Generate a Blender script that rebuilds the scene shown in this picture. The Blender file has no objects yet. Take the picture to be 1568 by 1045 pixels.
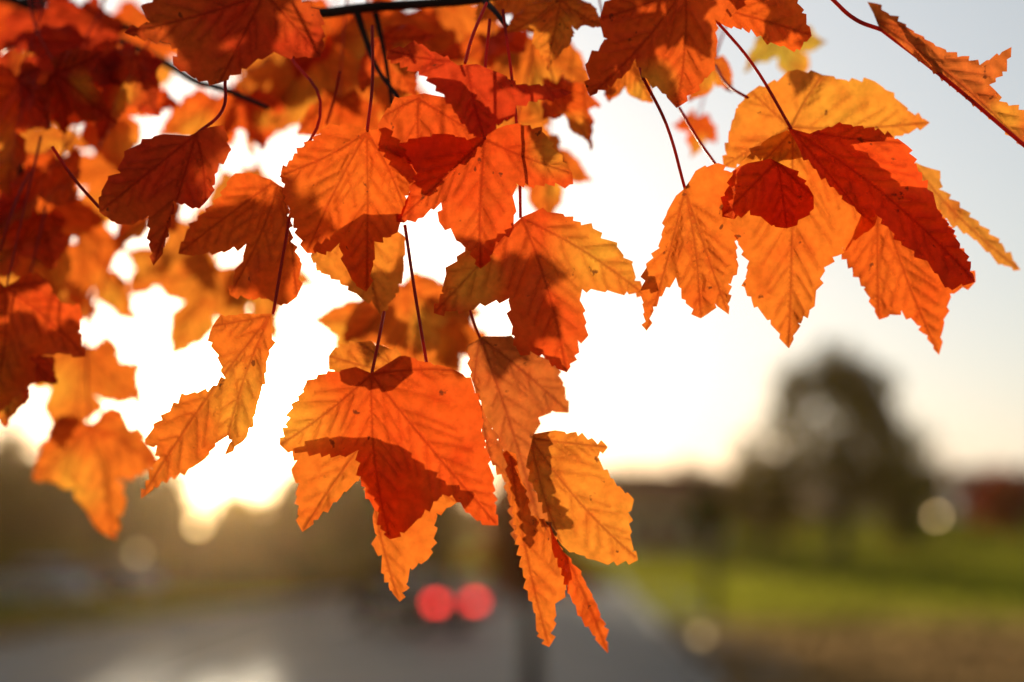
import bpy, math, random
import numpy as np
from mathutils import Vector, Matrix
from mathutils.geometry import delaunay_2d_cdt
random.seed(7); rng=np.random.default_rng(7)
R=math.radians
scn=bpy.context.scene
scn.view_settings.view_transform='Standard'
try: scn.view_settings.look='None'
except Exception: pass
scn.view_settings.exposure=0

# ---------------------------------------------------------------- camera
FPX=2178.0; CU,CV=784.0,522.5
HOR=800.0
CAMZ=3.0
TILT=math.atan((HOR-CV)/FPX)
cam=bpy.data.cameras.new('camera'); camo=bpy.data.objects.new('camera',cam)
scn.collection.objects.link(camo); scn.camera=camo
camo.location=(0,0,CAMZ); camo.rotation_euler=(math.pi/2+TILT,0,0)
cam.lens=50; cam.sensor_width=36; cam.clip_start=0.05; cam.clip_end=6000
cam.dof.use_dof=True; cam.dof.focus_distance=0.61; cam.dof.aperture_fstop=3.1
FW=np.array([0,math.cos(TILT),math.sin(TILT)]); UP=np.array([0,-math.sin(TILT),math.cos(TILT)]); RT=np.array([1.0,0,0])
ORG=np.array([0,0,CAMZ])
def P(u,v,d):
    """image pixel coordinates + depth along the camera axis -> world metres"""
    return ORG+d*(FW+RT*(u-CU)/FPX-UP*(v-CV)/FPX)
def G(u,v,z=0.0):
    r=FW+RT*(u-CU)/FPX-UP*(v-CV)/FPX
    t=(z-CAMZ)/r[2]
    return ORG+t*r
# ---------------------------------------------------------------- sun / sky
sv=P(385,632,1.0)-ORG; sv=sv/np.linalg.norm(sv)
SUN_EL=math.asin(sv[2]); SUN_AZ=math.atan2(sv[0],sv[1])
w=bpy.data.worlds.new('World'); scn.world=w; w.use_nodes=True
nt=w.node_tree; nt.nodes.clear()
def N(nt,t,**k):
    n=nt.nodes.new(t)
    for a,b in k.items(): setattr(n,a,b)
    return n
out=N(nt,'ShaderNodeOutputWorld'); bg=N(nt,'ShaderNodeBackground'); bg.inputs[1].default_value=0.075
sky=N(nt,'ShaderNodeTexSky',sky_type='NISHITA'); sky.sun_disc=False
sky.sun_elevation=SUN_EL; sky.sun_rotation=SUN_AZ; sky.air_density=1.0; sky.dust_density=1.0; sky.ozone_density=1.5
nt.links.new(sky.outputs[0],bg.inputs[0])
tc=N(nt,'ShaderNodeTexCoord'); dt=N(nt,'ShaderNodeVectorMath',operation='DOT_PRODUCT')
nrm=N(nt,'ShaderNodeVectorMath',operation='NORMALIZE')
nt.links.new(tc.outputs['Generated'],nrm.inputs[0]); nt.links.new(nrm.outputs[0],dt.inputs[0])
dt.inputs[1].default_value=tuple(sv)
mx=N(nt,'ShaderNodeMath',operation='MAXIMUM'); mx.inputs[1].default_value=0; nt.links.new(dt.outputs['Value'],mx.inputs[0])
last=bg.outputs[0]
for pw,st,col in ((0.6,0.19,(0.90,0.93,0.97,1)),(3,0.55,(0.92,0.94,0.97,1)),(55,1.5,(1,0.90,0.74,1)),(500,8,(1,0.76,0.40,1)),(9000,60,(1,0.85,0.55,1))):
    p=N(nt,'ShaderNodeMath',operation='POWER'); p.inputs[1].default_value=pw; nt.links.new(mx.outputs[0],p.inputs[0])
    m=N(nt,'ShaderNodeMath',operation='MULTIPLY'); m.inputs[1].default_value=st; nt.links.new(p.outputs[0],m.inputs[0])
    b=N(nt,'ShaderNodeBackground'); b.inputs[0].default_value=col; nt.links.new(m.outputs[0],b.inputs[1])
    a=N(nt,'ShaderNodeAddShader'); nt.links.new(last,a.inputs[0]); nt.links.new(b.outputs[0],a.inputs[1]); last=a.outputs[0]
nt.links.new(last,out.inputs[0])
sl=bpy.data.lights.new('sun','SUN'); sl.energy=3.7; sl.angle=R(1.0); sl.color=(1,0.84,0.60)
so=bpy.data.objects.new('sun',sl); scn.collection.objects.link(so)
so.rotation_euler=Vector(tuple(sv)).to_track_quat('Z','Y').to_euler(); so.location=(-10,30,20)

# ---------------------------------------------------------------- materials
def mat(name):
    m=bpy.data.materials.new(name); m.use_nodes=True; m.node_tree.nodes.clear()
    o=N(m.node_tree,'ShaderNodeOutputMaterial'); return m,m.node_tree,o
def simple(name,col,rough=0.7,noise=0.25,scale=3.0,metal=0.0,emit=None,es=0,spec=0.5):
    m,t,o=mat(name); p=N(t,'ShaderNodeBsdfPrincipled')
    p.inputs['Roughness'].default_value=rough; p.inputs['Metallic'].default_value=metal
    p.inputs['Specular IOR Level'].default_value=spec
    tx=N(t,'ShaderNodeTexCoord'); nz=N(t,'ShaderNodeTexNoise'); nz.inputs['Scale'].default_value=scale; nz.inputs['Detail'].default_value=6
    t.links.new(tx.outputs['Object'],nz.inputs['Vector'])
    mr=N(t,'ShaderNodeMapRange'); mr.inputs['From Min'].default_value=0.3; mr.inputs['From Max'].default_value=0.7
    mr.inputs['To Min'].default_value=1-noise; mr.inputs['To Max'].default_value=1+noise; t.links.new(nz.outputs[0],mr.inputs[0])
    hs=N(t,'ShaderNodeVectorMath',operation='SCALE'); hs.inputs[0].default_value=col; t.links.new(mr.outputs[0],hs.inputs['Scale'])
    t.links.new(hs.outputs[0],p.inputs['Base Color'])
    if emit: p.inputs['Emission Color'].default_value=(*emit,1); p.inputs['Emission Strength'].default_value=es
    t.links.new(p.outputs[0],o.inputs[0]); return m
# leaf
def leaf_material(name,s):
    m,t,o=mat(name); L=t.links.new
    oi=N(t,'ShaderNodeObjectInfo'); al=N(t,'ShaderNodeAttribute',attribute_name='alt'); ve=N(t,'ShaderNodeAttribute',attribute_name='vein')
    tx=N(t,'ShaderNodeTexCoord')
    off=N(t,'ShaderNodeVectorMath',operation='ADD'); L(tx.outputs['Object'],off.inputs[0]); 
    rs=N(t,'ShaderNodeMath',operation='MULTIPLY'); rs.inputs[1].default_value=31.0; L(oi.outputs['Random'],rs.inputs[0]); L(rs.outputs[0],off.inputs[1])
    def noise(sc,de):
        n=N(t,'ShaderNodeTexNoise'); n.inputs['Scale'].default_value=sc*s; n.inputs['Detail'].default_value=de; L(off.outputs[0],n.inputs['Vector']); return n
    n1=noise(30,3); n2=noise(300,5); n3=noise(170,3); n4=noise(60,3)
    # object colour -> yellow by alt + noise: pigment, plus painted sun glow on two leaves
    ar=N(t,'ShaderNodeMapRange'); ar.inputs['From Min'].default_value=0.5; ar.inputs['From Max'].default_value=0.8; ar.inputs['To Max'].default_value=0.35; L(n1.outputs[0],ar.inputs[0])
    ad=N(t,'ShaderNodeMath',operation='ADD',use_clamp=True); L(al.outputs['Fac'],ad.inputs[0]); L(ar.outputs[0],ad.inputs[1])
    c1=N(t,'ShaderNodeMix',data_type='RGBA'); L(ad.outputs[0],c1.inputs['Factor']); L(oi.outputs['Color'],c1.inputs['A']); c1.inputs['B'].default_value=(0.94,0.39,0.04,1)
    # redder patches
    rr_=N(t,'ShaderNodeMapRange'); rr_.inputs['From Min'].default_value=0.47; rr_.inputs['From Max'].default_value=0.70; rr_.inputs['To Max'].default_value=0.7; L(n4.outputs[0],rr_.inputs[0])
    cr=N(t,'ShaderNodeVectorMath',operation='MULTIPLY'); L(c1.outputs['Result'],cr.inputs[0]); cr.inputs[1].default_value=(0.92,0.55,0.6)
    c1b=N(t,'ShaderNodeMix',data_type='RGBA'); L(rr_.outputs[0],c1b.inputs['Factor']); L(c1.outputs['Result'],c1b.inputs['A']); L(cr.outputs[0],c1b.inputs['B'])
    # fine mottling
    mr=N(t,'ShaderNodeMapRange'); mr.inputs['From Min'].default_value=0.3; mr.inputs['From Max'].default_value=0.7; mr.inputs['To Min'].default_value=0.84; mr.inputs['To Max'].default_value=1.08; L(n2.outputs[0],mr.inputs[0])
    c2=N(t,'ShaderNodeVectorMath',operation='SCALE'); L(c1b.outputs['Result'],c2.inputs[0]); L(mr.outputs[0],c2.inputs['Scale'])
    # veins
    vf=N(t,'ShaderNodeMath',operation='MULTIPLY'); vf.inputs[1].default_value=0.72; L(ve.outputs['Fac'],vf.inputs[0])
    cv=N(t,'ShaderNodeVectorMath',operation='MULTIPLY'); L(c2.outputs[0],cv.inputs[0]); cv.inputs[1].default_value=(0.50,0.28,0.4)
    c3=N(t,'ShaderNodeMix',data_type='RGBA'); L(vf.outputs[0],c3.inputs['Factor']); L(c2.outputs[0],c3.inputs['A']); L(cv.outputs[0],c3.inputs['B'])
    # blotches
    br=N(t,'ShaderNodeMapRange'); br.inputs['From Min'].default_value=0.69; br.inputs['From Max'].default_value=0.74; br.inputs['To Max'].default_value=0.8; L(n3.outputs[0],br.inputs[0])
    c4=N(t,'ShaderNodeMix',data_type='RGBA'); L(br.outputs[0],c4.inputs['Factor']); L(c3.outputs['Result'],c4.inputs['A']); c4.inputs['B'].default_value=(0.12,0.03,0.012,1)
    hb=N(t,'ShaderNodeMath',operation='MULTIPLY_ADD'); hb.inputs[1].default_value=-1.2; L(ve.outputs['Fac'],hb.inputs[0]); L(n3.outputs[0],hb.inputs[2])
    bp=N(t,'ShaderNodeBump'); bp.inputs['Strength'].default_value=0.7; bp.inputs['Distance'].default_value=0.0010; L(hb.outputs[0],bp.inputs['Height'])
    tr=N(t,'ShaderNodeBsdfTranslucent'); L(c4.outputs['Result'],tr.inputs[0]); L(bp.outputs[0],tr.inputs['Normal'])
    dc=N(t,'ShaderNodeVectorMath',operation='SCALE'); dc.inputs['Scale'].default_value=0.9; L(c4.outputs['Result'],dc.inputs[0])
    df=N(t,'ShaderNodeBsdfPrincipled'); L(dc.outputs[0],df.inputs['Base Color']); df.inputs['Roughness'].default_value=0.45; L(bp.outputs[0],df.inputs['Normal'])
    df.inputs['Specular IOR Level'].default_value=0.5
    ms=N(t,'ShaderNodeMixShader'); ms.inputs[0].default_value=0.76; L(df.outputs[0],ms.inputs[1]); L(tr.outputs[0],ms.inputs[2])
    L(ms.outputs[0],o.inputs[0]); return m
LEAF=leaf_material('maple_leaf',1.0); LEAFT=leaf_material('maple_leaf_small',0.06)
BARK=simple('bark',(0.06,0.035,0.025),0.9,0.5,40)
def petmat():
    m,t,o=mat('petiole'); d=N(t,'ShaderNodeBsdfPrincipled'); d.inputs['Base Color'].default_value=(0.62,0.08,0.05,1); d.inputs['Roughness'].default_value=.4
    tr=N(t,'ShaderNodeBsdfTranslucent'); tr.inputs[0].default_value=(0.85,0.10,0.05,1); ms=N(t,'ShaderNodeMixShader'); ms.inputs[0].default_value=.5
    t.links.new(d.outputs[0],ms.inputs[1]); t.links.new(tr.outputs[0],ms.inputs[2]); t.links.new(ms.outputs[0],o.inputs[0]); return m
PET=petmat()

# ---------------------------------------------------------------- helpers
def empty(name,loc=(0,0,0)):
    e=bpy.data.objects.new(name,None); scn.collection.objects.link(e); e.location=loc; return e
def addmesh(name,verts,faces,m,parent=None,smooth=False):
    me=bpy.data.meshes.new(name); me.from_pydata([tuple(map(float,v)) for v in verts],[],[tuple(int(i) for i in f) for f in faces]); me.update()
    if smooth: me.polygons.foreach_set('use_smooth',[True]*len(me.polygons))
    for mm in (m if isinstance(m,list) else [m]): me.materials.append(mm)
    o=bpy.data.objects.new(name,me); scn.collection.objects.link(o)
    if parent: o.parent=parent
    return o
def box(name,x0,x1,y0,y1,z0,z1,m,parent=None,bev=0.0):
    v=[(x,y,z) for x in (x0,x1) for y in (y0,y1) for z in (z0,z1)]
    f=[(0,1,3,2),(4,6,7,5),(0,4,5,1),(2,3,7,6),(0,2,6,4),(1,5,7,3)]
    o=addmesh(name,v,f,m,parent)
    if bev: b=o.modifiers.new('b','BEVEL'); b.width=bev; b.segments=2
    return o
def tubes(name,paths,m,parent=None,res=4):
    """paths: list of [(pt,radius),...]"""
    cu=bpy.data.curves.new(name,'CURVE'); cu.dimensions='3D'; cu.bevel_depth=1.0; cu.bevel_resolution=res; cu.use_fill_caps=True; cu.resolution_u=6
    for p in paths:
        s=cu.splines.new('BEZIER'); s.bezier_points.add(len(p)-1)
        for bpnt,(q,r) in zip(s.bezier_points,p):
            bpnt.co=tuple(map(float,q)); bpnt.radius=r; bpnt.handle_left_type=bpnt.handle_right_type='AUTO'
    cu.materials.append(m); o=bpy.data.objects.new(name,cu); scn.collection.objects.link(o)
    if parent: o.parent=parent
    return o
def inpoly(px,py,poly):
    c=np.zeros(len(px),bool); x=poly[:,0]; y=poly[:,1]; n=len(poly); j=n-1
    for i in range(n):
        cond=((y[i]>py)!=(y[j]>py))
        xs=(x[j]-x[i])*(py-y[i])/((y[j]-y[i])+1e-12)+x[i]
        c^=cond&(px<xs); j=i
    return c
def segdist(pts,segs):
    if len(segs)==0: return np.full(len(pts),1e3)
    a=segs[:,0][None]; b=segs[:,1][None]; p=pts[:,None]
    ab=b-a; t=np.clip(((p-a)*ab).sum(-1)/np.maximum((ab**2).sum(-1),1e-9),0,1)
    return np.sqrt((((a+t[...,None]*ab)-p)**2).sum(-1)).min(1)
def leaf_geo(outline,base,tips,tilt=(0,0),fold=0.24,curl=0.22,alts=(),step=4.6,seed=0,teeth=1.15):
    """flat leaf outline -> (pts2d, depth offset, faces, vein, alt) all in leaf units"""
    rr=np.random.default_rng(seed)
    ol=np.array(outline,float); n=len(ol)
    area=0.5*np.sum(ol[:,0]*np.roll(ol[:,1],-1)-np.roll(ol[:,0],-1)*ol[:,1])
    sg=1 if area>0 else -1
    tipidx=[int(np.argmin(((ol-np.array(t))**2).sum(1))) for t in tips]
    bi=int(np.argmin(((ol-np.array(base))**2).sum(1)))
    dense=[]
    for i in range(n):
        a=ol[i]; b=ol[(i+1)%n]; d=b-a; L=np.hypot(*d)
        if L<1e-6: continue
        nrm=np.array([d[1],-d[0]])/L*sg
        fw=min(((t-i)%n) for t in tipidx); bw=min(((i+1-t)%n) for t in tipidx)
        fwd=fw<=bw
        nearbase=min((i-bi)%n,(bi-i-1)%n)<1
        k=max(1,int(round(L/rr.uniform(15,24))))
        for j in range(k):
            t0=j/k; q=a+d*t0
            dense.append(q+ (nrm*rr.uniform(-1.5,.5) if j else 0))
            if nearbase: continue
            am=teeth*rr.uniform(1.0,6.5)*min(1,L/k/15)
            tp=t0+((rr.uniform(.7,.92)) if fwd else rr.uniform(.08,.3))/k
            mid=t0+(0.35 if fwd else 0.65)/k
            pts_=[(mid,am*0.45),(tp,am)]
            if not fwd: pts_=pts_[::-1]
            for tt,aa in pts_: dense.append(a+d*tt+nrm*aa)
    dense=np.array(dense)
    base=np.array(base,float)
    prim=[];sec=[]
    for t in tips:
        t=np.array(t,float); dv=t-base; L=np.hypot(*dv); dn=dv/L; pn=np.array([-dn[1],dn[0]])
        bow=rr.uniform(-.04,.04)*L
        pp=[base+dv*s+pn*bow*math.sin(math.pi*s) for s in np.linspace(0,0.985,9)]
        for q0,q1 in zip(pp[:-1],pp[1:]): prim.append((q0,q1))
        s=22+rr.uniform(0,8)
        while s<L*0.88:
            for side in (1,-1):
                ln=0.36*(L-s)+14; an=R(42+rr.uniform(-7,7))*side
                dd=np.array([dn[0]*math.cos(an)-dn[1]*math.sin(an),dn[0]*math.sin(an)+dn[1]*math.cos(an)])
                s2=s+rr.uniform(-5,5)
                q=base+dv*(s2/L)+pn*bow*math.sin(math.pi*s2/L)
                prev=q
                for kk in range(1,4):
                    dd2=dd+dn*0.14*kk; dd2/=np.hypot(*dd2)
                    nx=prev+dd2*ln/3
                    if not inpoly(nx[:1],nx[1:],dense)[0]: break
                    sec.append((prev,nx)); prev=nx
            s+=rr.uniform(22,34)*max(0.7,min(1.2,L/150))
    prim=np.array(prim); sec=np.array(sec) if len(sec) else np.zeros((0,2,2))
    samp=[]
    for sgm in list(prim)+list(sec):
        l=np.hypot(*(sgm[1]-sgm[0])); k=max(1,int(l/3.6))
        for j in range(k): samp.append(sgm[0]+(sgm[1]-sgm[0])*j/k)
    samp=np.array(samp)
    mn=dense.min(0); mxx=dense.max(0)
    gx,gy=np.meshgrid(np.arange(mn[0],mxx[0],step),np.arange(mn[1],mxx[1],step*0.87))
    gx=gx+(np.arange(gx.shape[0])%2)[:,None]*step/2
    gp=np.stack([gx.ravel(),gy.ravel()],1)+rr.uniform(-.4,.4,(gx.size,2))
    osegs=np.stack([dense,np.roll(dense,-1,0)],1)
    gp=gp[inpoly(gp[:,0],gp[:,1],dense)]
    gp=gp[segdist(gp,osegs)>2.0]
    gp=gp[segdist(gp,np.concatenate([prim,sec]))>2.2]
    sp=samp[inpoly(samp[:,0],samp[:,1],dense)]; sp=sp[segdist(sp,osegs)>1.0]
    allp=np.concatenate([dense,gp,sp])
    nd=len(dense)
    r=delaunay_2d_cdt([Vector((float(x),float(y))) for x,y in allp],[],[list(range(nd))],1,1e-4)
    pts=np.array([(v.x,v.y) for v in r[0]]); faces=r[2]
    dp=segdist(pts,prim); ds=segdist(pts,sec); do=segdist(pts,osegs)
    size=math.sqrt(abs(area))
    vein=np.maximum(np.exp(-(dp/2.0)**2),0.5*np.exp(-(ds/1.6)**2))
    c=ol.mean(0); rel=pts-c
    ph=rr.uniform(0,6.28,8)
    off=tilt[0]*rel[:,0]+tilt[1]*rel[:,1]
    off=off-fold*np.minimum(dp,0.22*size)*np.exp(-(dp/(0.6*size)))*1.5
    rb=np.sqrt(((pts-base)**2).sum(1))/size
    off=off+curl*size*rb**2*0.5
    off=off+size*0.05*(np.sin(rel[:,0]/size*5+ph[0])*np.cos(rel[:,1]/size*4+ph[1]))
    off=off+size*0.020*np.sin(rel[:,0]/size*13+rel[:,1]/size*9+ph[2])+size*0.022*np.sin(rel[:,0]/size*22+ph[3]-rel[:,1]/size*19)*np.exp(-do/12)
    # blade bulges between the side veins and rolls at the margin
    off=off-5.0*np.exp(-(ds/7.0)**2)*np.clip(dp/12,0,1)+rr.uniform(-1,1)*4.5*np.exp(-do/7)+rr.normal(0,0.10,len(pts))
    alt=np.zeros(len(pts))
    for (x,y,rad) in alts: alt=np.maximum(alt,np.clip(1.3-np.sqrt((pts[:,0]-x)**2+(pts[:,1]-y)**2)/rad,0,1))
    return pts,off,faces,vein,alt
def leaf_mesh(name,verts,faces,vein,alt,m):
    me=bpy.data.meshes.new(name); me.from_pydata([tuple(v) for v in verts.tolist()],[],faces); me.update()
    me.polygons.foreach_set('use_smooth',[True]*len(me.polygons))
    a=me.attributes.new('vein','FLOAT','POINT'); a.data.foreach_set('value',vein.astype(np.float32))
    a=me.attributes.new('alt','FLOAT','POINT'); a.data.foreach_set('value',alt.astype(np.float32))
    me.materials.append(m); return me

tree=empty('maple_tree',(0,0,0))
leafcount=0
def leaf(outline,base,tips,D,col,**k):
    global leafcount
    leafcount+=1
    pts,off,faces,vein,alt=leaf_geo(outline,base,tips,seed=leafcount,**k)
    ctr=P(*np.mean(np.array(outline),0),D)
    d=D+off*D/FPX
    V=ORG[None]+d[:,None]*(FW[None]+RT[None]*((pts[:,0]-CU)/FPX)[:,None]-UP[None]*((pts[:,1]-CV)/FPX)[:,None])
    me=leaf_mesh('leaf_%d'%leafcount,V-ctr[None],faces,vein,alt,LEAF)
    o=bpy.data.objects.new('leaf_%d'%leafcount,me); scn.collection.objects.link(o); o.location=tuple(ctr); o.parent=tree
    o.color=(*col,1); return o
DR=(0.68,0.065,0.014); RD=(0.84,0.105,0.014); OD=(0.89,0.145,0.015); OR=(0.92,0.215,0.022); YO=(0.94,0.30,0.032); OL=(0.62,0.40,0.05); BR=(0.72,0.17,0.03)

# centre big leaf
leaf([(569,572),(545,562),(520,570),(500,572),(468,588),(465,600),(448,625),(440,655),(428,682),(450,690),(490,694),(520,697),(549,689),(552,730),(565,765),(580,785),(583,805),(597,826),(612,815),(640,795),(664,768),(678,757),(692,758),(705,770),(718,786),(735,797),(763,805),(757,770),(755,740),(748,710),(737,660),(738,640),(728,602),(713,578),(690,563),(665,560),(640,553),(620,545),(595,556)],
     (569,574),[(428,682),(597,826),(763,805),(700,568)],0.600,(0.87,0.12,0.014),tilt=(-0.12,0.05),curl=.1,alts=[(440,650,75)])  # yellow alt at the left end is sun glow painted into the colour
# its two partners behind: lower leaf and the one peeking over the top
leaf([(560,668),(520,668),(480,672),(447,690),(455,705),(447,725),(458,740),(455,760),(458,790),(463,815),(480,797),(510,770),(545,738),(552,728),(560,745),(575,772),(571,800),(577,820),(572,838),(585,850),(588,880),(600,905),(612,922),(622,895),(628,870),(655,857),(664,825),(668,786),(700,770),(710,752),(670,738),(640,715),(600,680)],
     (562,670),[(463,815),(612,922),(700,770)],0.622,OR,tilt=(0.05,-0.1))
leaf([(620,575),(590,600),(550,595),(520,590),(503,545),(520,534),(548,524),(575,530),(600,536),(615,545)],(620,574),[(503,545),(548,524)],0.628,YO)
# centre right (yellow right lobe)
leaf([(800,332),(815,326),(838,325),(865,332),(890,345),(908,350),(920,365),(945,378),(955,395),(968,405),(972,430),(987,452),(960,447),(930,445),(905,443),(886,439),(888,460),(893,480),(898,518),(885,522),(880,545),(868,571),(850,560),(830,543),(812,538),(800,545),(790,530),(785,500),(782,475),(780,457),(760,460),(735,465),(720,475),(700,475),(664,480),(680,450),(683,420),(700,400),(712,385),(735,380),(765,365),(785,345)],
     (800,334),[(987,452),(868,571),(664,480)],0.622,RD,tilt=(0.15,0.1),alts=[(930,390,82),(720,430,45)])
# upper centre
leaf([(742,205),(775,192),(800,192),(830,202),(845,225),(862,248),(876,265),(872,283),(850,280),(820,283),(790,281),(785,300),(787,330),(785,352),(760,370),(750,392),(736,412),(722,385),(705,372),(690,350),(672,340),(682,303),(660,320),(640,335),(607,340),(620,315),(630,290),(640,265),(620,240),(590,230),(640,212),(680,205),(715,215)],
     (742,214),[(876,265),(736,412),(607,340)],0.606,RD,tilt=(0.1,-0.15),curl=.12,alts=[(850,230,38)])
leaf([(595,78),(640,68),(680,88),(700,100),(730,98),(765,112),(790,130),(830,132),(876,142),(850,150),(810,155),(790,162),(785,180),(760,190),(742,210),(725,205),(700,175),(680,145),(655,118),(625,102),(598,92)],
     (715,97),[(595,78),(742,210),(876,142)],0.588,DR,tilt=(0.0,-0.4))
leaf([(440,300),(430,265),(455,235),(480,215),(500,195),(540,190),(565,200),(590,195),(620,235),(635,270),(620,300),(615,335),(600,360),(573,370),(571,400),(561,447),(545,435),(530,410),(520,372),(500,385),(470,388),(455,350),(443,320)],
     (562,202),[(470,388),(561,447),(620,320),(432,268)],0.603,OD,tilt=(0.08,0.1),curl=.12)
leaf([(475,392),(500,380),(520,360),(550,340),(600,340),(620,370),(617,420),(605,450),(583,484),(570,460),(545,450),(520,430),(490,415)],(560,330),[(475,392),(583,484)],0.632,YO,tilt=(0,0.1))
leaf([(585,180),(610,150),(650,143),(690,150),(722,190),(740,212),(715,250),(680,270),(650,310),(625,290),(600,270),(575,235)],(640,150),[(585,180),(650,310),(740,212)],0.620,RD)
# left dark
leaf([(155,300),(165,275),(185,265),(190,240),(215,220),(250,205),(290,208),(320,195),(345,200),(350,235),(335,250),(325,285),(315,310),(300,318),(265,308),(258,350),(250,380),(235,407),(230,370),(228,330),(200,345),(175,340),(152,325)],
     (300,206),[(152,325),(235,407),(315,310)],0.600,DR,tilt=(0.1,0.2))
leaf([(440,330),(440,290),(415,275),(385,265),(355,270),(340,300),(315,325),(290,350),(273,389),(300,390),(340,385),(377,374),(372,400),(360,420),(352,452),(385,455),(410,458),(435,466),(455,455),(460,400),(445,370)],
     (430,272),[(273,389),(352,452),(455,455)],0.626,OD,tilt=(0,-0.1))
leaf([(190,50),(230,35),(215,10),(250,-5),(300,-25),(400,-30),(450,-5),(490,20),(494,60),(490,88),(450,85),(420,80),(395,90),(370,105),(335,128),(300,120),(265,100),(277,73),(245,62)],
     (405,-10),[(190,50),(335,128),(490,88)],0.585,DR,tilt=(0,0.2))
# sun leaf
leaf([(325,500),(345,485),(380,480),(416,480),(417,520),(408,555),(402,590),(395,615),(388,640),(376,672),(343,698),(355,675),(352,655),(330,680),(312,705),(290,718),(262,730),(235,745),(216,764),(235,720),(245,700),(240,682),(222,680),(235,655),(260,630),(285,605),(318,600),(345,580),(335,545),(325,525)],
     (414,484),[(216,764),(343,698),(325,500)],0.612,OR,tilt=(-0.2,0.05),fold=0.4,alts=[(385,620,70)])  # yellow alt lightens the blade as painted glow from the sun behind
# drooping pair lower right of centre
leaf([(715,530),(740,515),(775,515),(800,530),(825,545),(850,560),(862,590),(871,633),(845,630),(825,640),(818,665),(820,700),(815,750),(842,790),(825,800),(800,792),(788,740),(770,690),(745,640),(725,590)],
     (735,518),[(871,633),(825,800),(725,600)],0.640,BR,tilt=(0.5,0.05),fold=0.3)
leaf([(816,665),(850,659),(885,668),(931,685),(908,700),(925,720),(945,745),(971,765),(962,785),(965,820),(967,845),(977,858),(940,860),(910,858),(880,846),(860,835),(845,800),(815,740),(808,700)],
     (812,672),[(931,685),(977,858),(860,835)],0.618,YO,tilt=(0.0,-0.1),fold=.30)
leaf([(775,690),(790,695),(800,740),(812,790),(835,800),(860,845),(868,870),(865,905),(850,925),(848,950),(841,991),(825,970),(820,940),(808,905),(800,870),(795,835),(783,760)],
     (782,700),[(841,991),(867,880)],0.612,OR,tilt=(0.4,0),fold=0.4)
leaf([(840,800),(862,845),(890,880),(915,930),(925,960),(931,1001),(912,975),(890,945),(872,910),(860,870),(845,840)],(842,805),[(931,1001)],0.622,OD,tilt=(0.9,0),fold=0.5)
leaf([(728,600),(745,640),(770,690),(795,760),(800,800),(790,830),(775,740),(750,700),(738,650)],(730,605),[(790,830)],0.610,BR,tilt=(0.9,0),fold=0.5)
# right cluster
leaf([(900,95),(930,60),(918,30),(935,0),(980,-25),(1090,-25),(1150,-10),(1130,15),(1095,30),(1098,70),(1090,110),(1070,130),(1036,166),(1020,145),(990,120),(973,88),(960,110),(930,130),(903,148)],
     (1050,-20),[(903,148),(1036,166),(918,30)],0.588,RD,tilt=(0.05,0.15),alts=[(1000,130,35)])
leaf([(1060,10),(1150,-15),(1215,-10),(1228,20),(1243,55),(1220,75),(1180,65),(1150,45),(1110,40)],(1070,5),[(1243,55)],0.61,OD)
leaf([(1108,255),(1118,200),(1130,165),(1150,140),(1190,125),(1215,108),(1260,115),(1300,125),(1340,125),(1370,150),(1390,170),(1424,188),(1385,205),(1355,212),(1335,225),(1290,235),(1220,250),(1180,255),(1150,250)],
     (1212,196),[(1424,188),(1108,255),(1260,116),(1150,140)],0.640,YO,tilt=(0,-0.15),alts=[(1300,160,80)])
leaf([(1205,200),(1180,210),(1150,235),(1118,268),(1105,310),(1110,335),(1130,370),(1147,400),(1140,440),(1160,470),(1180,490),(1208,534),(1222,495),(1240,475),(1250,445),(1262,410),(1290,380),(1340,345),(1345,300),(1310,250),(1250,212)],
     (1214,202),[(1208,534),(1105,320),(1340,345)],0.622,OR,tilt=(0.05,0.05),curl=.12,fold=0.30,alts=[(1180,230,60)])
leaf([(1205,195),(1240,205),(1290,190),(1340,200),(1385,220),(1400,250),(1420,290),(1435,320),(1460,360),(1480,400),(1493,432),(1452,440),(1420,400),(1380,370),(1340,325),(1325,335),(1290,300),(1250,260),(1225,230)],
     (1212,198),[(1493,432),(1325,335),(1385,220)],0.600,RD,tilt=(0.25,-0.35),curl=.1,fold=0.25)
leaf([(1330,300),(1288,385),(1305,410),(1325,440),(1346,490),(1380,475),(1410,500),(1438,544),(1445,490),(1455,450),(1494,432),(1470,380),(1440,330),(1400,300)],
     (1345,290),[(1346,490),(1438,544),(1494,432)],0.634,OD,tilt=(0.0,0.1))
leaf([(1400,248),(1440,262),(1438,290),(1470,318),(1500,345),(1530,372),(1563,414),(1535,405),(1495,368),(1450,335),(1410,300)],(1400,255),[(1563,414)],0.645,(.8,.30,.04),tilt=(0.1,0),fold=.5)
leaf([(1105,332),(1110,300),(1122,268),(1145,250),(1180,243),(1210,258),(1232,282),(1246,300),(1240,325),(1205,350),(1185,345),(1165,332),(1148,322),(1130,330)],(1190,246),[(1105,332),(1246,300),(1205,350)],0.604,DR)  # dark leaf added in front, stands in for a shadow on the cluster
leaf([(1047,290),(1065,262),(1100,250),(1118,270),(1108,330),(1125,370),(1130,410),(1115,435),(1116,482),(1095,465),(1073,488),(1050,460),(1035,425),(1020,440),(1000,470),(990,507),(984,450),(990,410),(1010,380),(1020,330),(1035,300)],
     (1049,290),[(990,507),(1073,488),(1116,482)],0.612,OR,tilt=(0.15,0.1),fold=0.45)
leaf([(1328,3),(1350,15),(1400,50),(1450,80),(1500,100),(1530,85),(1549,72),(1535,110),(1515,130),(1530,155),(1575,175),(1575,228),(1520,182),(1460,130),(1400,85),(1345,40)],(1338,30),[(1572,224),(1549,72)],0.600,BR,tilt=(0.1,0.6),curl=.05,alts=[(1540,180,30)])

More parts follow.
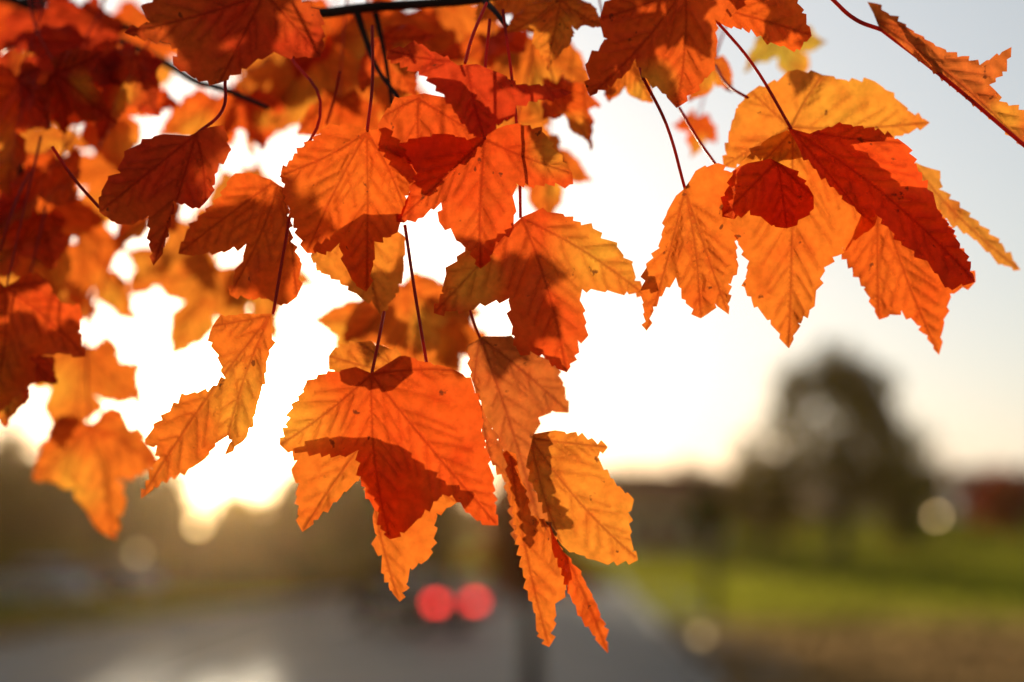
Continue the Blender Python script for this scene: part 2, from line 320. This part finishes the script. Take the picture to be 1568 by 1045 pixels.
# --------------- template leaves for the rest of the foliage
half=[(0.10,0.07),(0.20,0.12),(0.32,0.10),(0.34,0.0),(0.44,-0.06),(0.54,-0.12),(0.60,-0.25),(0.72,-0.46),(0.58,-0.46),(0.46,-0.50),(0.34,-0.52),(0.23,-0.48),(0.29,-0.60),(0.26,-0.72),(0.18,-0.82),(0.11,-0.92)]
templates=[]
for k in range(6):
    rr=np.random.default_rng(100+k)
    def jit(p): return (p[0]*200*(1+rr.normal(0,.05)),-p[1]*200+rr.normal(0,4))
    o=[(0,0)]+[jit(p) for p in half]+[(rr.normal(0,8),215)]+[jit((-p[0],p[1])) for p in reversed(half)]
    tips=[o[8],o[17],o[-8],o[3],o[-3]]
    pts,off,faces,vein,alt=leaf_geo(o,(0,2),tips,tilt=(0,0),fold=rr.uniform(.2,.5),curl=rr.uniform(-0.1,0.6),seed=k+50,step=7,alts=[(rr.uniform(-100,100),rr.uniform(60,180),rr.uniform(20,70))])
    V=np.stack([pts[:,0],off,-pts[:,1]],1)/200.0
    templates.append(leaf_mesh('leaf_template',V,faces,vein,alt,LEAFT))
petpaths=[]
def gleaf(u,v,s,roll,D,col,pitch=None,yaw=None,pet=True):
    """u,v = where the petiole meets the blade"""
    global leafcount
    leafcount+=1
    me=random.choice(templates)
    o=bpy.data.objects.new('leaf_%d'%leafcount,me); scn.collection.objects.link(o); o.parent=tree
    p=P(u,v,D); sc=s*D/FPX
    pitch=random.uniform(-35,30) if pitch is None else pitch
    yaw=random.uniform(-45,45) if yaw is None else yaw
    M=Matrix.Rotation(R(yaw),4,'Z')@Matrix.Rotation(R(pitch),4,'X')@Matrix.Rotation(R(roll),4,'Y')
    o.matrix_local=Matrix.Translation(Vector(tuple(p)))@M@Matrix.Scale(sc,4)
    c=np.array(col)*random.uniform(.9,1.1); o.color=(*np.clip(c,0,.95),1)
    if pet:
        upv=(M@Vector((0,0,1))); q=Vector(tuple(p)); z=Vector((random.uniform(-.006,.006),random.uniform(0,.008),0.012))
        petpaths.append([(q,0.0005),(q+upv*0.02+z,0.0005),(q+upv*0.03+z*3+Vector((0,0.0,0.01)),0.0007)])
    return o
GL=[ # u,v,size,roll,D,col
(60,20,170,-20,.80,DR),(130,60,150,25,.74,DR),(30,120,170,10,.72,RD),(150,110,150,-10,.78,RD),(215,90,140,30,.72,DR),
(60,200,110,-15,.88,YO),(90,245,150,20,.75,OD),(20,290,180,-10,.78,OD),(10,440,200,6,.68,RD),(60,330,150,30,.74,RD),(120,370,140,-25,.88,OR),
(45,400,120,0,.95,YO),(130,530,145,10,.84,OR),(138,650,172,-4,.80,OR),(180,250,120,15,.9,OR),(330,150,130,-10,.84,OD),
(430,100,140,10,.86,YO),(480,80,140,-15,.82,OR),(510,20,130,20,.84,OD),(400,60,120,0,.95,YO),(560,110,130,-15,.9,OR),
(620,20,150,15,.78,OD),(690,10,150,-20,.82,OR),(750,60,130,0,.76,OD),(820,60,160,12,.76,OR),(790,-20,120,-20,.72,YO),(860,5,110,5,.66,YO),
(850,130,110,-20,.70,OD),(790,190,120,10,.72,YO),(840,240,100,0,.78,OR),(330,410,140,15,.88,YO),(290,340,120,-15,.92,YO),(400,400,120,-10,.86,YO),
(250,390,80,30,.95,OR),(620,440,140,-10,.76,OR),(560,480,100,20,.80,OR),(690,490,100,10,.82,OR),(650,480,110,-30,.86,YO),(480,130,110,30,.9,YO),
(230,20,130,0,.92,OD),(30,10,150,40,.95,RD),(370,270,110,0,.9,YO),
(1190,50,90,-20,.80,OL),(1070,180,60,10,.80,OD),(1095,90,70,30,.72,OR),(950,90,80,-30,.68,OR),(20,540,110,0,.7,DR),(100,460,110,-10,.92,OR),
(520,150,110,-10,.74,OD),(250,290,110,30,.82,OD),(380,150,80,-30,.78,RD),(90,110,110,-40,.7,DR),(590,60,100,-30,.7,RD)]
for g in GL: gleaf(*g)
for i in range(24):
    u=random.uniform(-420,900); v=random.uniform(-300,-60) if u>-100 else random.uniform(-300,350)
    gleaf(u,v,random.uniform(100,160),random.uniform(-40,40),random.uniform(.7,1.15),random.choice([OR,OD,YO,RD]))
for i in range(14):
    gleaf(random.uniform(900,1500),random.uniform(-330,-180),random.uniform(120,160),random.uniform(-40,40),random.uniform(.65,1.0),random.choice([OR,OD,YO,RD]))
# petioles & twigs
def pp(*a,r=0.0007): return [(P(u,v,d),r) for u,v,d in a]
petpaths+= [pp((620,345,.61),(634,440,.605),(653,555,.602)),pp((588,478,.62),(580,520,.605),(569,574,.600)),pp((770,15,.63),(786,140,.625),(795,250,.62),(797,334,.62)),
 pp((1095,30,.60),(1150,95,.605),(1212,198,.60)),pp((985,120,.60),(1020,190,.605),(1049,290,.612)),pp((1040,165,.65),(1070,215,.64),(1100,258,.63)),
 pp((745,5,.62),(722,60,.6),(712,97,.59)),pp((750,30,.63),(742,120,.62),(742,214,.607)),pp((444,330,.62),(432,400,.615),(418,482,.612)),
 pp((720,475,.64),(728,500,.637),(736,520,.635)),pp((570,40,.64),(570,130,.62),(562,202,.603)),pp((1270,-5,.60),(1310,30,.60),(1350,46,.60),r=.0009),
 pp((1345,42,.6),(1440,115,.602),(1572,226,.606),r=.0009),pp((1095,100,.68),(1120,135,.65),(1145,150,.64)),pp((345,120,.62),(340,170,.61),(300,206,.6)),
 pp((80,225,.62),(110,270,.62),(152,318,.62)),pp((0,385,.68),(20,320,.68),(45,265,.7)),pp((440,80,.66),(490,180,.63),(430,272,.625)),
 pp((520,110,.66),(512,150,.67),(500,190,.68)),pp((1100,30,.62),(1095,-20,.64),(1080,-90,.66)),pp((985,122,.60),(970,60,.62),(980,-60,.65)),pp((650,110,.66),(670,130,.65),(690,150,.63))]
tubes('petioles',petpaths,PET,tree,3)
trunkp=np.array([-1.75,1.25,0.0])
tw=[[(P(-250,-260,.85),.010),(P(0,-140,.80),.006),(P(240,-60,.76),.004),(P(400,2,.71),.003),(P(480,20,.70),.0026),(P(560,12,.69),.0024),(P(650,6,.68),.0022),(P(740,-2,.67),.0019),(P(900,-50,.66),.0017),(P(1090,-90,.66),.0015),(P(1270,-65,.64),.0012)],
 [(P(545,14,.69),.0019),(P(560,60,.69),.0014),(P(575,100,.68),.0011),(P(610,150,.66),.0009)],
 [(P(575,20,.69),.0014),(P(590,90,.69),.0011),(P(600,160,.69),.0009)],
 [(P(-120,-40,.90),.005),(P(80,20,.86),.003),(P(250,95,.80),.0024),(P(300,125,.76),.002),(P(345,138,.72),.0015),(P(410,165,.70),.001)],
 [(P(740,0,.67),.0015),(P(760,20,.65),.0012),(P(775,40,.64),.001)],
 [(P(-200,330,.95),.012),(P(-20,235,.95),.010),(P(40,60,.95),.009),(P(70,-100,.95),.008)],
 [(P(190,40,.80),.0018),(P(240,60,.78),.0014),(P(300,70,.76),.001)],
 [(P(-20,420,.76),.0022),(P(30,300,.75),.0016),(P(20,180,.75),.0014)]]
tubes('twigs',tw,BARK,tree,4)
lim=P(-250,-260,.85); lim2=P(-200,330,.95); lim3=P(-120,-40,.90)
tubes('trunk',[[(trunkp,.26),(trunkp+[.02,0,.5],.2),(trunkp+[0,.05,2.2],.17),(trunkp+[.05,.0,3.6],.14),(trunkp+[0,.1,5.5],.10),(trunkp+[.1,.1,7.5],.05)],
 [(trunkp+[.0,.03,2.6],.06),(trunkp+[.5,-.1,2.95],.04),((trunkp+lim)/2+[.2,0,.3],.025),(lim,.0105)],
 [(trunkp+[.0,.03,2.4],.04),((trunkp+[0,0,2.4])*.5+lim2*.5+[0,0,.0],.022),(lim2,.0125)],
 [(lim*.7+trunkp*.3+[0,0,.9],.02),(lim3,.005)],
 [(trunkp+[0,.05,3.6],.07),(trunkp+[-.8,.3,5.0],.04),(trunkp+[-1.4,.5,6.4],.02)],[(trunkp+[0,.1,4.5],.06),(trunkp+[.8,-.4,5.6],.04),(trunkp+[1.5,-.8,7.],.02)]],BARK,tree,6)

# ---------------------------------------------------------------- terrain
def sm(x,a,b):
    t=np.clip((x-a)/(b-a),0,1); return t*t*(3-2*t)
def hz(x,y):
    return 3.9*sm(y,60,190)*sm(x,-2,24)
xs=np.concatenate([np.linspace(-3000,-150,12),np.linspace(-140,140,141),np.linspace(150,3000,12)])
ys=np.concatenate([np.linspace(-600,-10,8),np.linspace(0,300,151),np.linspace(320,4500,16)])
X,Y=np.meshgrid(xs,ys); Z=hz(X,Y)
nx,ny=len(xs),len(ys)
V=np.stack([X.ravel(),Y.ravel(),Z.ravel()],1)
F=[(j*nx+i,j*nx+i+1,(j+1)*nx+i+1,(j+1)*nx+i) for j in range(ny-1) for i in range(nx-1)]
def grassmat(name,trans):
    m,t,o=mat(name); L=t.links.new
    ge=N(t,'ShaderNodeNewGeometry'); sp=N(t,'ShaderNodeSeparateXYZ'); L(ge.outputs['Position'],sp.inputs[0])
    nz=N(t,'ShaderNodeTexNoise'); nz.inputs['Scale'].default_value=0.12; nz.inputs['Detail'].default_value=6; L(ge.outputs['Position'],nz.inputs['Vector'])
    ma=N(t,'ShaderNodeMath',operation='MULTIPLY_ADD'); ma.inputs[1].default_value=22; L(nz.outputs[0],ma.inputs[0]); L(sp.outputs['Y'],ma.inputs[2])
    mr=N(t,'ShaderNodeMapRange'); mr.inputs['From Min'].default_value=48; mr.inputs['From Max'].default_value=62; L(ma.outputs[0],mr.inputs[0])
    c=N(t,'ShaderNodeMix',data_type='RGBA'); L(mr.outputs[0],c.inputs['Factor'])
    k=1.0 if not trans else 2.5
    c.inputs['A'].default_value=(0.17*k,0.105*k,0.045*k,1); c.inputs['B'].default_value=(0.175*k,0.17*k,0.014*k,1)
    n2=N(t,'ShaderNodeTexNoise'); n2.inputs['Scale'].default_value=0.35; n2.inputs['Detail'].default_value=6; L(ge.outputs['Position'],n2.inputs['Vector'])
    r2=N(t,'ShaderNodeMapRange'); r2.inputs['From Min'].default_value=0.3; r2.inputs['From Max'].default_value=0.7; r2.inputs['To Min'].default_value=0.35; r2.inputs['To Max'].default_value=1.5; L(n2.outputs[0],r2.inputs[0])
    sc=N(t,'ShaderNodeVectorMath',operation='SCALE'); L(c.outputs['Result'],sc.inputs[0]); L(r2.outputs[0],sc.inputs['Scale'])
    d=N(t,'ShaderNodeBsdfDiffuse'); L(sc.outputs[0],d.inputs[0])
    if trans:
        tr=N(t,'ShaderNodeBsdfTranslucent'); L(sc.outputs[0],tr.inputs[0]); ms=N(t,'ShaderNodeMixShader'); ms.inputs[0].default_value=0.65
        L(d.outputs[0],ms.inputs[1]); L(tr.outputs[0],ms.inputs[2]); L(ms.outputs[0],o.inputs[0])
    else: L(d.outputs[0],o.inputs[0])
    return m
addmesh('ground',V,F,grassmat('lawn_soil',False),smooth=True)
# road
roadpx=[(-300,1130),(-100,1010),(100,972),(300,942),(560,908),(760,880),(860,866),(905,866),(940,885),(985,935),(1030,985),(1085,1045),(1250,1250),(400,1700),(-300,1700)]
rp=[G(u,v)[:2] for u,v in roadpx]
ASPH=simple('asphalt',(0.14,0.12,0.10),0.62,0.4,0.5,spec=0.22)
def sheet(name,poly,z,m,parent=None):
    return addmesh(name,[(x,y,z) for x,y in poly],[list(range(len(poly)))],m,parent)
road=empty('road'); sheet('asphalt_surface',rp,0.006,ASPH,road)
CONC=simple('concrete',(0.33,0.31,0.28),0.7,0.2,2.0)
def strip(name,pl,wd,z0,z1,m,parent):
    pl=[np.array(p) for p in pl]; vs=[];fs=[]
    for i,p in enumerate(pl):
        a=pl[max(0,i-1)]; b=pl[min(len(pl)-1,i+1)]; d=b-a; d/=np.hypot(*d); n_=np.array([-d[1],d[0]])
        for q,z in ((p,z0),(p,z1),(p+n_*wd,z1),(p+n_*wd,z0)): vs.append((q[0],q[1],z))
    for i in range(len(pl)-1):
        for k in range(3): fs.append((i*4+k,i*4+k+1,i*4+5+k,i*4+4+k))
    return addmesh(name,vs,fs,m,parent)
strip('kerb_left',rp[0:8],0.18,-.02,0.13,CONC,road)
strip('kerb_right',rp[8:13],0.18,-.02,0.13,CONC,road)
side=[G(u,v)[:2] for u,v in [(985,905),(1040,960),(1095,1010),(1180,1090),(1400,1300)]]
strip('pavement',side,1.5,0,0.05,CONC,None)
WH=simple('road_paint',(0.7,0.7,0.66),0.6)
for i,(a,b) in enumerate([((250,1045),(420,985)),((500,962),(600,935)),((660,920),(720,905))]):
    A=G(*a)[:2];B=G(*b)[:2]; d=(B-A)/np.hypot(*(B-A)); n_=np.array([-d[1],d[0]])*0.07
    sheet('marking_%d'%i,[A-n_,B-n_,B+n_,A+n_],0.011,WH,road)
# grass tufts
def tufts(name,n,fx,m):
    P0=fx(n); n=len(P0); h=rng.uniform(.07,.2,n); wd=rng.uniform(.08,.25,n); an=rng.uniform(0,math.pi,n)
    z=hz(P0[:,0],P0[:,1]); dx=np.cos(an)*wd/2; dy=np.sin(an)*wd/2; lx=rng.normal(0,.05,n); ly=rng.normal(0,.05,n)
    a=np.stack([P0[:,0]-dx,P0[:,1]-dy,z],1); b=np.stack([P0[:,0]+dx,P0[:,1]+dy,z],1)
    c=np.stack([P0[:,0]+dx*.6+lx,P0[:,1]+dy*.6+ly,z+h],1); d=np.stack([P0[:,0]-dx*.6+lx,P0[:,1]-dy*.6+ly,z+h],1)
    V=np.stack([a,b,c,d],1).reshape(-1,3); F=np.arange(4*n).reshape(-1,4)
    return addmesh(name,V,F,m)
rpa=np.array(rp)
def fx(n):
    y=rng.uniform(0,1,n)**1.5*190+22; x=rng.uniform(-0.42,0.42,n)*y
    k=~inpoly(x,y,rpa); return np.stack([x[k],y[k]],1)
tufts('grass',70000,fx,grassmat('grass_blades',True))

# ---------------------------------------------------------------- background trees
def foliage_mat(name,c1,c2,trans=0.5):
    m,t,o=mat(name); L=t.links.new
    ge=N(t,'ShaderNodeNewGeometry'); nz=N(t,'ShaderNodeTexNoise'); nz.inputs['Scale'].default_value=0.45; nz.inputs['Detail'].default_value=4; L(ge.outputs['Position'],nz.inputs['Vector'])
    mr=N(t,'ShaderNodeMapRange'); mr.inputs['From Min'].default_value=0.4; mr.inputs['From Max'].default_value=0.6; L(nz.outputs[0],mr.inputs[0])
    c=N(t,'ShaderNodeMix',data_type='RGBA'); L(mr.outputs[0],c.inputs['Factor']); c.inputs['A'].default_value=(*c1,1); c.inputs['B'].default_value=(*c2,1)
    d=N(t,'ShaderNodeBsdfDiffuse'); L(c.outputs['Result'],d.inputs[0]); tr=N(t,'ShaderNodeBsdfTranslucent'); L(c.outputs['Result'],tr.inputs[0])
    ms=N(t,'ShaderNodeMixShader'); ms.inputs[0].default_value=trans; L(d.outputs[0],ms.inputs[1]); L(tr.outputs[0],ms.inputs[2]); L(ms.outputs[0],o.inputs[0]); return m
FG=foliage_mat('foliage_olive',(0.045,0.065,0.010),(0.17,0.13,0.015)); FB=foliage_mat('foliage_brown',(0.07,0.045,0.012),(0.18,0.10,0.02))
FR=foliage_mat('foliage_red',(0.34,0.035,0.015),(0.46,0.07,0.015)); FY=foliage_mat('foliage_gold',(0.20,0.16,0.015),(0.38,0.22,0.03))
def cloud(c,rad,n,leaf_s,nclump,spread):
    cl=rng.normal(0,1,(nclump,3)); cl/=np.linalg.norm(cl,axis=1)[:,None]; cl*=rng.uniform(0.25,1.0,(nclump,1))**0.5
    k=rng.integers(0,nclump,n); p=cl[k]+rng.normal(0,spread,(n,3))
    taper=1-0.30*np.clip(p[:,2:3],-1,1)
    p=p*np.array(rad)[None]*np.concatenate([taper,taper,np.ones_like(taper)],1)+np.array(c)[None]
    a=rng.normal(0,1,(n,3)); a/=np.linalg.norm(a,axis=1)[:,None]; b=rng.normal(0,1,(n,3)); b-=a*(a*b).sum(1)[:,None]; b/=np.linalg.norm(b,axis=1)[:,None]
    s=leaf_s*rng.uniform(.5,1.2,(n,1))
    V=np.stack([p-a*s,p-b*s*.6,p+a*s,p+b*s*.6],1).reshape(-1,3)
    return V
def bgtree(name,x,y,h,rx,crown0,m,n=6000,ls=0.28,tr=0.25,clumps=40,spread=0.16,zb=None):
    z0=hz(np.array(x),np.array(y)) if zb is None else zb; z0=float(z0)
    e=empty(name,(x,y,z0)); cz=(h+crown0)/2
    V=cloud((0,0,cz),(rx,rx,(h-crown0)/2),n,ls,clumps,spread)
    addmesh('crown',V,np.arange(4*n).reshape(-1,4),m,e)
    paths=[[((0,0,-.3),tr*1.3),((0.05*h*.1,0,h*.15),tr),((0,0.1,h*.5),tr*.7),((0.1,0,h*.9),tr*.15)]]
    for i in range(7):
        a=i*0.9+x; z=crown0*.9+(h-crown0)*.09*i
        paths.append([((0,0.05,z),tr*.45),((math.cos(a)*rx*.4,math.sin(a)*rx*.4,z+h*.08),tr*.25),((math.cos(a)*rx*.8,math.sin(a)*rx*.8,z+h*.17),tr*.08)])
    tubes('trunk_and_limbs',paths,BARK,e,3)
    return e
def xat(u,y): return y*(u-CU)/FPX/math.cos(TILT)*1.0
bgtree('shade_tree',xat(1278,98),98,14.2,6.3,1.8,FG,n=8000,ls=0.31,tr=0.35,clumps=62,spread=0.105)
bgtree('golden_green_tree',xat(1160,104),104,7.0,3.0,0.6,FY,n=2600,tr=.18)
bgtree('golden_green_tree',xat(1378,106),106,7.6,2.6,0.6,FG,n=2600,tr=.18)
bgtree('young_red_maple',xat(812,25),25,4.45,0.95,1.75,FR,n=2600,ls=0.11,tr=0.16,clumps=26,spread=.2)
bgtree('red_maple',xat(1530,120),120,5.6,2.9,0.8,FR,n=2500,tr=.2)
bgtree('slender_tree',xat(1082,45),45,4.3,0.6,2.6,FG,n=500,ls=.15,tr=0.13)
bgtree('golden_tree',xat(365,105),105,5.6,2.2,1.0,FY,n=1300,tr=.2)
# distant woods masses
def woods(name,specs,m):
    Vs=[];paths=[]
    for (u,y,h,rx,n) in specs:
        x=xat(u,y); z0=float(hz(np.array(x),np.array(y)))
        Vs.append(cloud((x,y,z0+h*.48),(rx,rx*.7,h*.5),n,.36,30,.2)); paths.append([((x,y,z0-.3),.3),((x+.2,y,z0+h*.5),.2),((x,y,z0+h*.9),.06)])
    V=np.concatenate(Vs); e=empty(name); addmesh('foliage',V,np.arange(len(V)).reshape(-1,4),m,e); tubes('trunks',paths,BARK,e,2)
woods('distant_trees',[(u,72+random.uniform(-2,6),random.uniform(5.8,7.8) if not 300<u<440 else 3.4,random.uniform(2.4,3.0),1900) for u in range(-160,660,58)],FB)
woods('hedgerow',[(u,62+random.uniform(-2,2),random.uniform(1.2,2.4) if not 320<u<430 else 1.1,1.8,500) for u in range(-140,600,60)],FG)
woods('horizon_woods',[(u,250+random.uniform(-8,8),random.uniform(7,10.5),random.uniform(7,10),2200) for u in list(range(560,1200,50))+list(range(1340,1700,50))]+[(u,290,8,14,1400) for u in range(-400,2000,110)],FB)

# ---------------------------------------------------------------- house
BRK=simple('siding',(0.42,0.42,0.43),0.8,0.08,1); RF=simple('red_roof_shingle',(0.22,0.05,0.04),0.8,0.3,2); GLS=simple('window_glass',(0.03,0.035,0.04),0.1,0.1,1); TRM=simple('trim',(0.7,0.7,0.68),.6,.05)
def house(name,u,y,wd,dp,hw,hr,yaw):
    x=xat(u,y); z0=float(hz(np.array(x),np.array(y))); e=empty(name,(x,y,z0)); e.rotation_euler=(0,0,yaw)
    box('walls',-wd/2,wd/2,-dp/2,dp/2,-.3,hw,BRK,e)
    a=.5
    v=[(-wd/2-a,-dp/2-a,hw-.15),(wd/2+a,-dp/2-a,hw-.15),(wd/2+a,dp/2+a,hw-.15),(-wd/2-a,dp/2+a,hw-.15),(-wd/2-a,0,hw+hr),(wd/2+a,0,hw+hr)]
    addmesh('roof',v,[(0,1,5,4),(2,3,4,5),(0,4,3),(1,2,5),(0,3,2,1)],RF,e)
    for i,xx in enumerate(np.linspace(-wd/2+1.4,wd/2-1.4,4)):
        for zz in ([.9] if hw<4 else [.9,3.5]):
            if i==1 and zz<2: box('door',xx-.5,xx+.5,-dp/2-.04,-dp/2+.02,0,2.1,RF,e); continue
            box('window_frame_%d'%i,xx-.6,xx+.6,-dp/2-.03,-dp/2+.02,zz-.1,zz+1.4,TRM,e)
            box('window_%d'%i,xx-.5,xx+.5,-dp/2-.05,-dp/2+.01,zz,zz+1.3,GLS,e)
    box('chimney',wd*.2,wd*.2+.8,-.4+1,.4+1,hw,hw+hr+.8,RF,e)
house('suburban_house',1005,118,9.5,8,3.6,2.8,R(8))
house('suburban_house',1530,170,12,8,3.0,2.6,R(-10))
# ---------------------------------------------------------------- cars
RUB=simple('tyre',(0.02,0.02,0.02),.8); TAIL=simple('tail_light',(0.4,0.01,0.01),.3,0,1,emit=(1,0.03,0.025),es=9); CHR=simple('alloy',(0.5,0.5,0.5),.3,.1,1,metal=1)
def car(name,x,y,yaw,paint,lit=True,zb=0.01):
    e=empty(name,(x,y,zb)); e.rotation_euler=(0,0,yaw)
    m=simple(name+'_paint',paint,.25,.05,1,metal=.3)
    prof=[(-2.15,.35),(-2.2,.6),(-2.15,.92),(-1.75,1.0),(-1.05,1.02),(1.0,.98),(1.9,.85),(2.15,.68),(2.18,.35)]
    W=.88
    def ext(n,pr,w0,w1,mm,bv=.05):
        k=len(pr); zs=[p[1] for p in pr]; a,b=min(zs),max(zs)
        def ww(z): return w0+(w1-w0)*(z-a)/(b-a)
        v=[(s*ww(z),yy,z) for s in (-1,1) for yy,z in pr]
        f=[list(range(k))[::-1],list(range(k,2*k))]+[(i,(i+1)%k,k+(i+1)%k,k+i) for i in range(k)]
        o=addmesh(n,v,f,mm,e); b_=o.modifiers.new('b','BEVEL'); b_.width=bv; b_.segments=3; return o
    ext('body',[(p,z) for p,z in prof],W,W-.06,m)
    ext('cabin_glass',[(-1.7,.98),(-1.15,1.40),(.1,1.42),(.95,.97)],.78,.60,GLS,.03)
    ext('roof',[(-1.2,1.385),(-1.1,1.46),(.05,1.47),(.2,1.40)],.64,.58,m,.03)
    box('rear_bumper',-.86,.86,-2.26,-2.1,.32,.55,m,e,.03); box('number_plate',-.26,.26,-2.28,-2.25,.6,.72,TRM,e)
    for s in (-1,1):
        box('tail_light_%d'%s,s*.66-.17,s*.66+.17,-2.215,-2.12,.68,.86,TAIL if lit else RF,e,.02)
        box('mirror_%d'%s,s*.9-.1,s*.9+.1,.55,.68,.98,1.1,m,e,.03)
        box('headlight_%d'%s,s*.62-.16,s*.62+.16,2.08,2.17,.6,.74,TRM,e,.02)
        for yy in (-1.35,1.35):
            for nm,r,w_,mm in (('tyre',.33,.22,RUB),('hub',.2,.235,CHR)):
                k=24; v=[];
                for sx in (-1,1):
                    for i in range(k): v.append((s*.79+sx*w_/2,yy+r*math.cos(i*6.2832/k),.33+r*math.sin(i*6.2832/k)))
                f=[list(range(k))[::-1],list(range(k,2*k))]+[(i,(i+1)%k,k+(i+1)%k,k+i) for i in range(k)]
                addmesh('%s_%d_%d'%(nm,s,int(yy>0)),v,f,mm,e)
    return e
car('red_tail_light_car',xat(634,42),42,R(38),(0.03,0.03,0.035))
car('parked_car',xat(70,52),52,R(62),(0.5,0.5,0.52),False)
car('parked_car',xat(175,55),55,R(66),(0.1,0.12,0.16),False)
# ---------------------------------------------------------------- added glowing globes on invented posts, standing in for background glints
def lamp(name,u,v,y,st,r=.17):
    x=xat(u,y); z0=float(hz(np.array(x),np.array(y))); z=CAMZ+(HOR-v)/FPX*y
    e=empty(name,(x,y,z0)); H=z-z0
    tubes('post',[[((0,0,0),.09),((0,0,.4),.06),((0,0,H-r),.045)]],simple('lamp_post_metal',(0.03,0.03,0.03),.5),e,3)
    m=simple('glint_globe',(.8,.7,.5),.4,0,1,emit=(1,.66,.28),es=st)
    bpy.ops.mesh.primitive_uv_sphere_add(segments=16,ring_count=10,radius=r,location=(0,0,H)); o=bpy.context.object; o.name='globe'; o.data.materials.append(m); o.parent=e
    box('cap',-r*.6,r*.6,-r*.6,r*.6,H+r*.9,H+r*1.15,BARK,e)
lamp('bokeh_glint',311,804,58,7)
lamp('bokeh_glint',222,847,58,1.8)
lamp('bokeh_glint',1424,791,100,7,.2)
lamp('low_bokeh_glint',1066,969,30,1.4,.1)
# ---------------------------------------------------------------- evening haze (thin real air volume over the street)
m,t,o=mat('haze_air'); vs_=N(t,'ShaderNodeVolumeScatter'); vs_.inputs['Color'].default_value=(1,.66,.30,1); vs_.inputs['Density'].default_value=0.00028; vs_.inputs['Anisotropy'].default_value=0.87
t.links.new(vs_.outputs[0],o.inputs['Volume'])
box('haze',-220,220,3,330,-0.5,15,m)
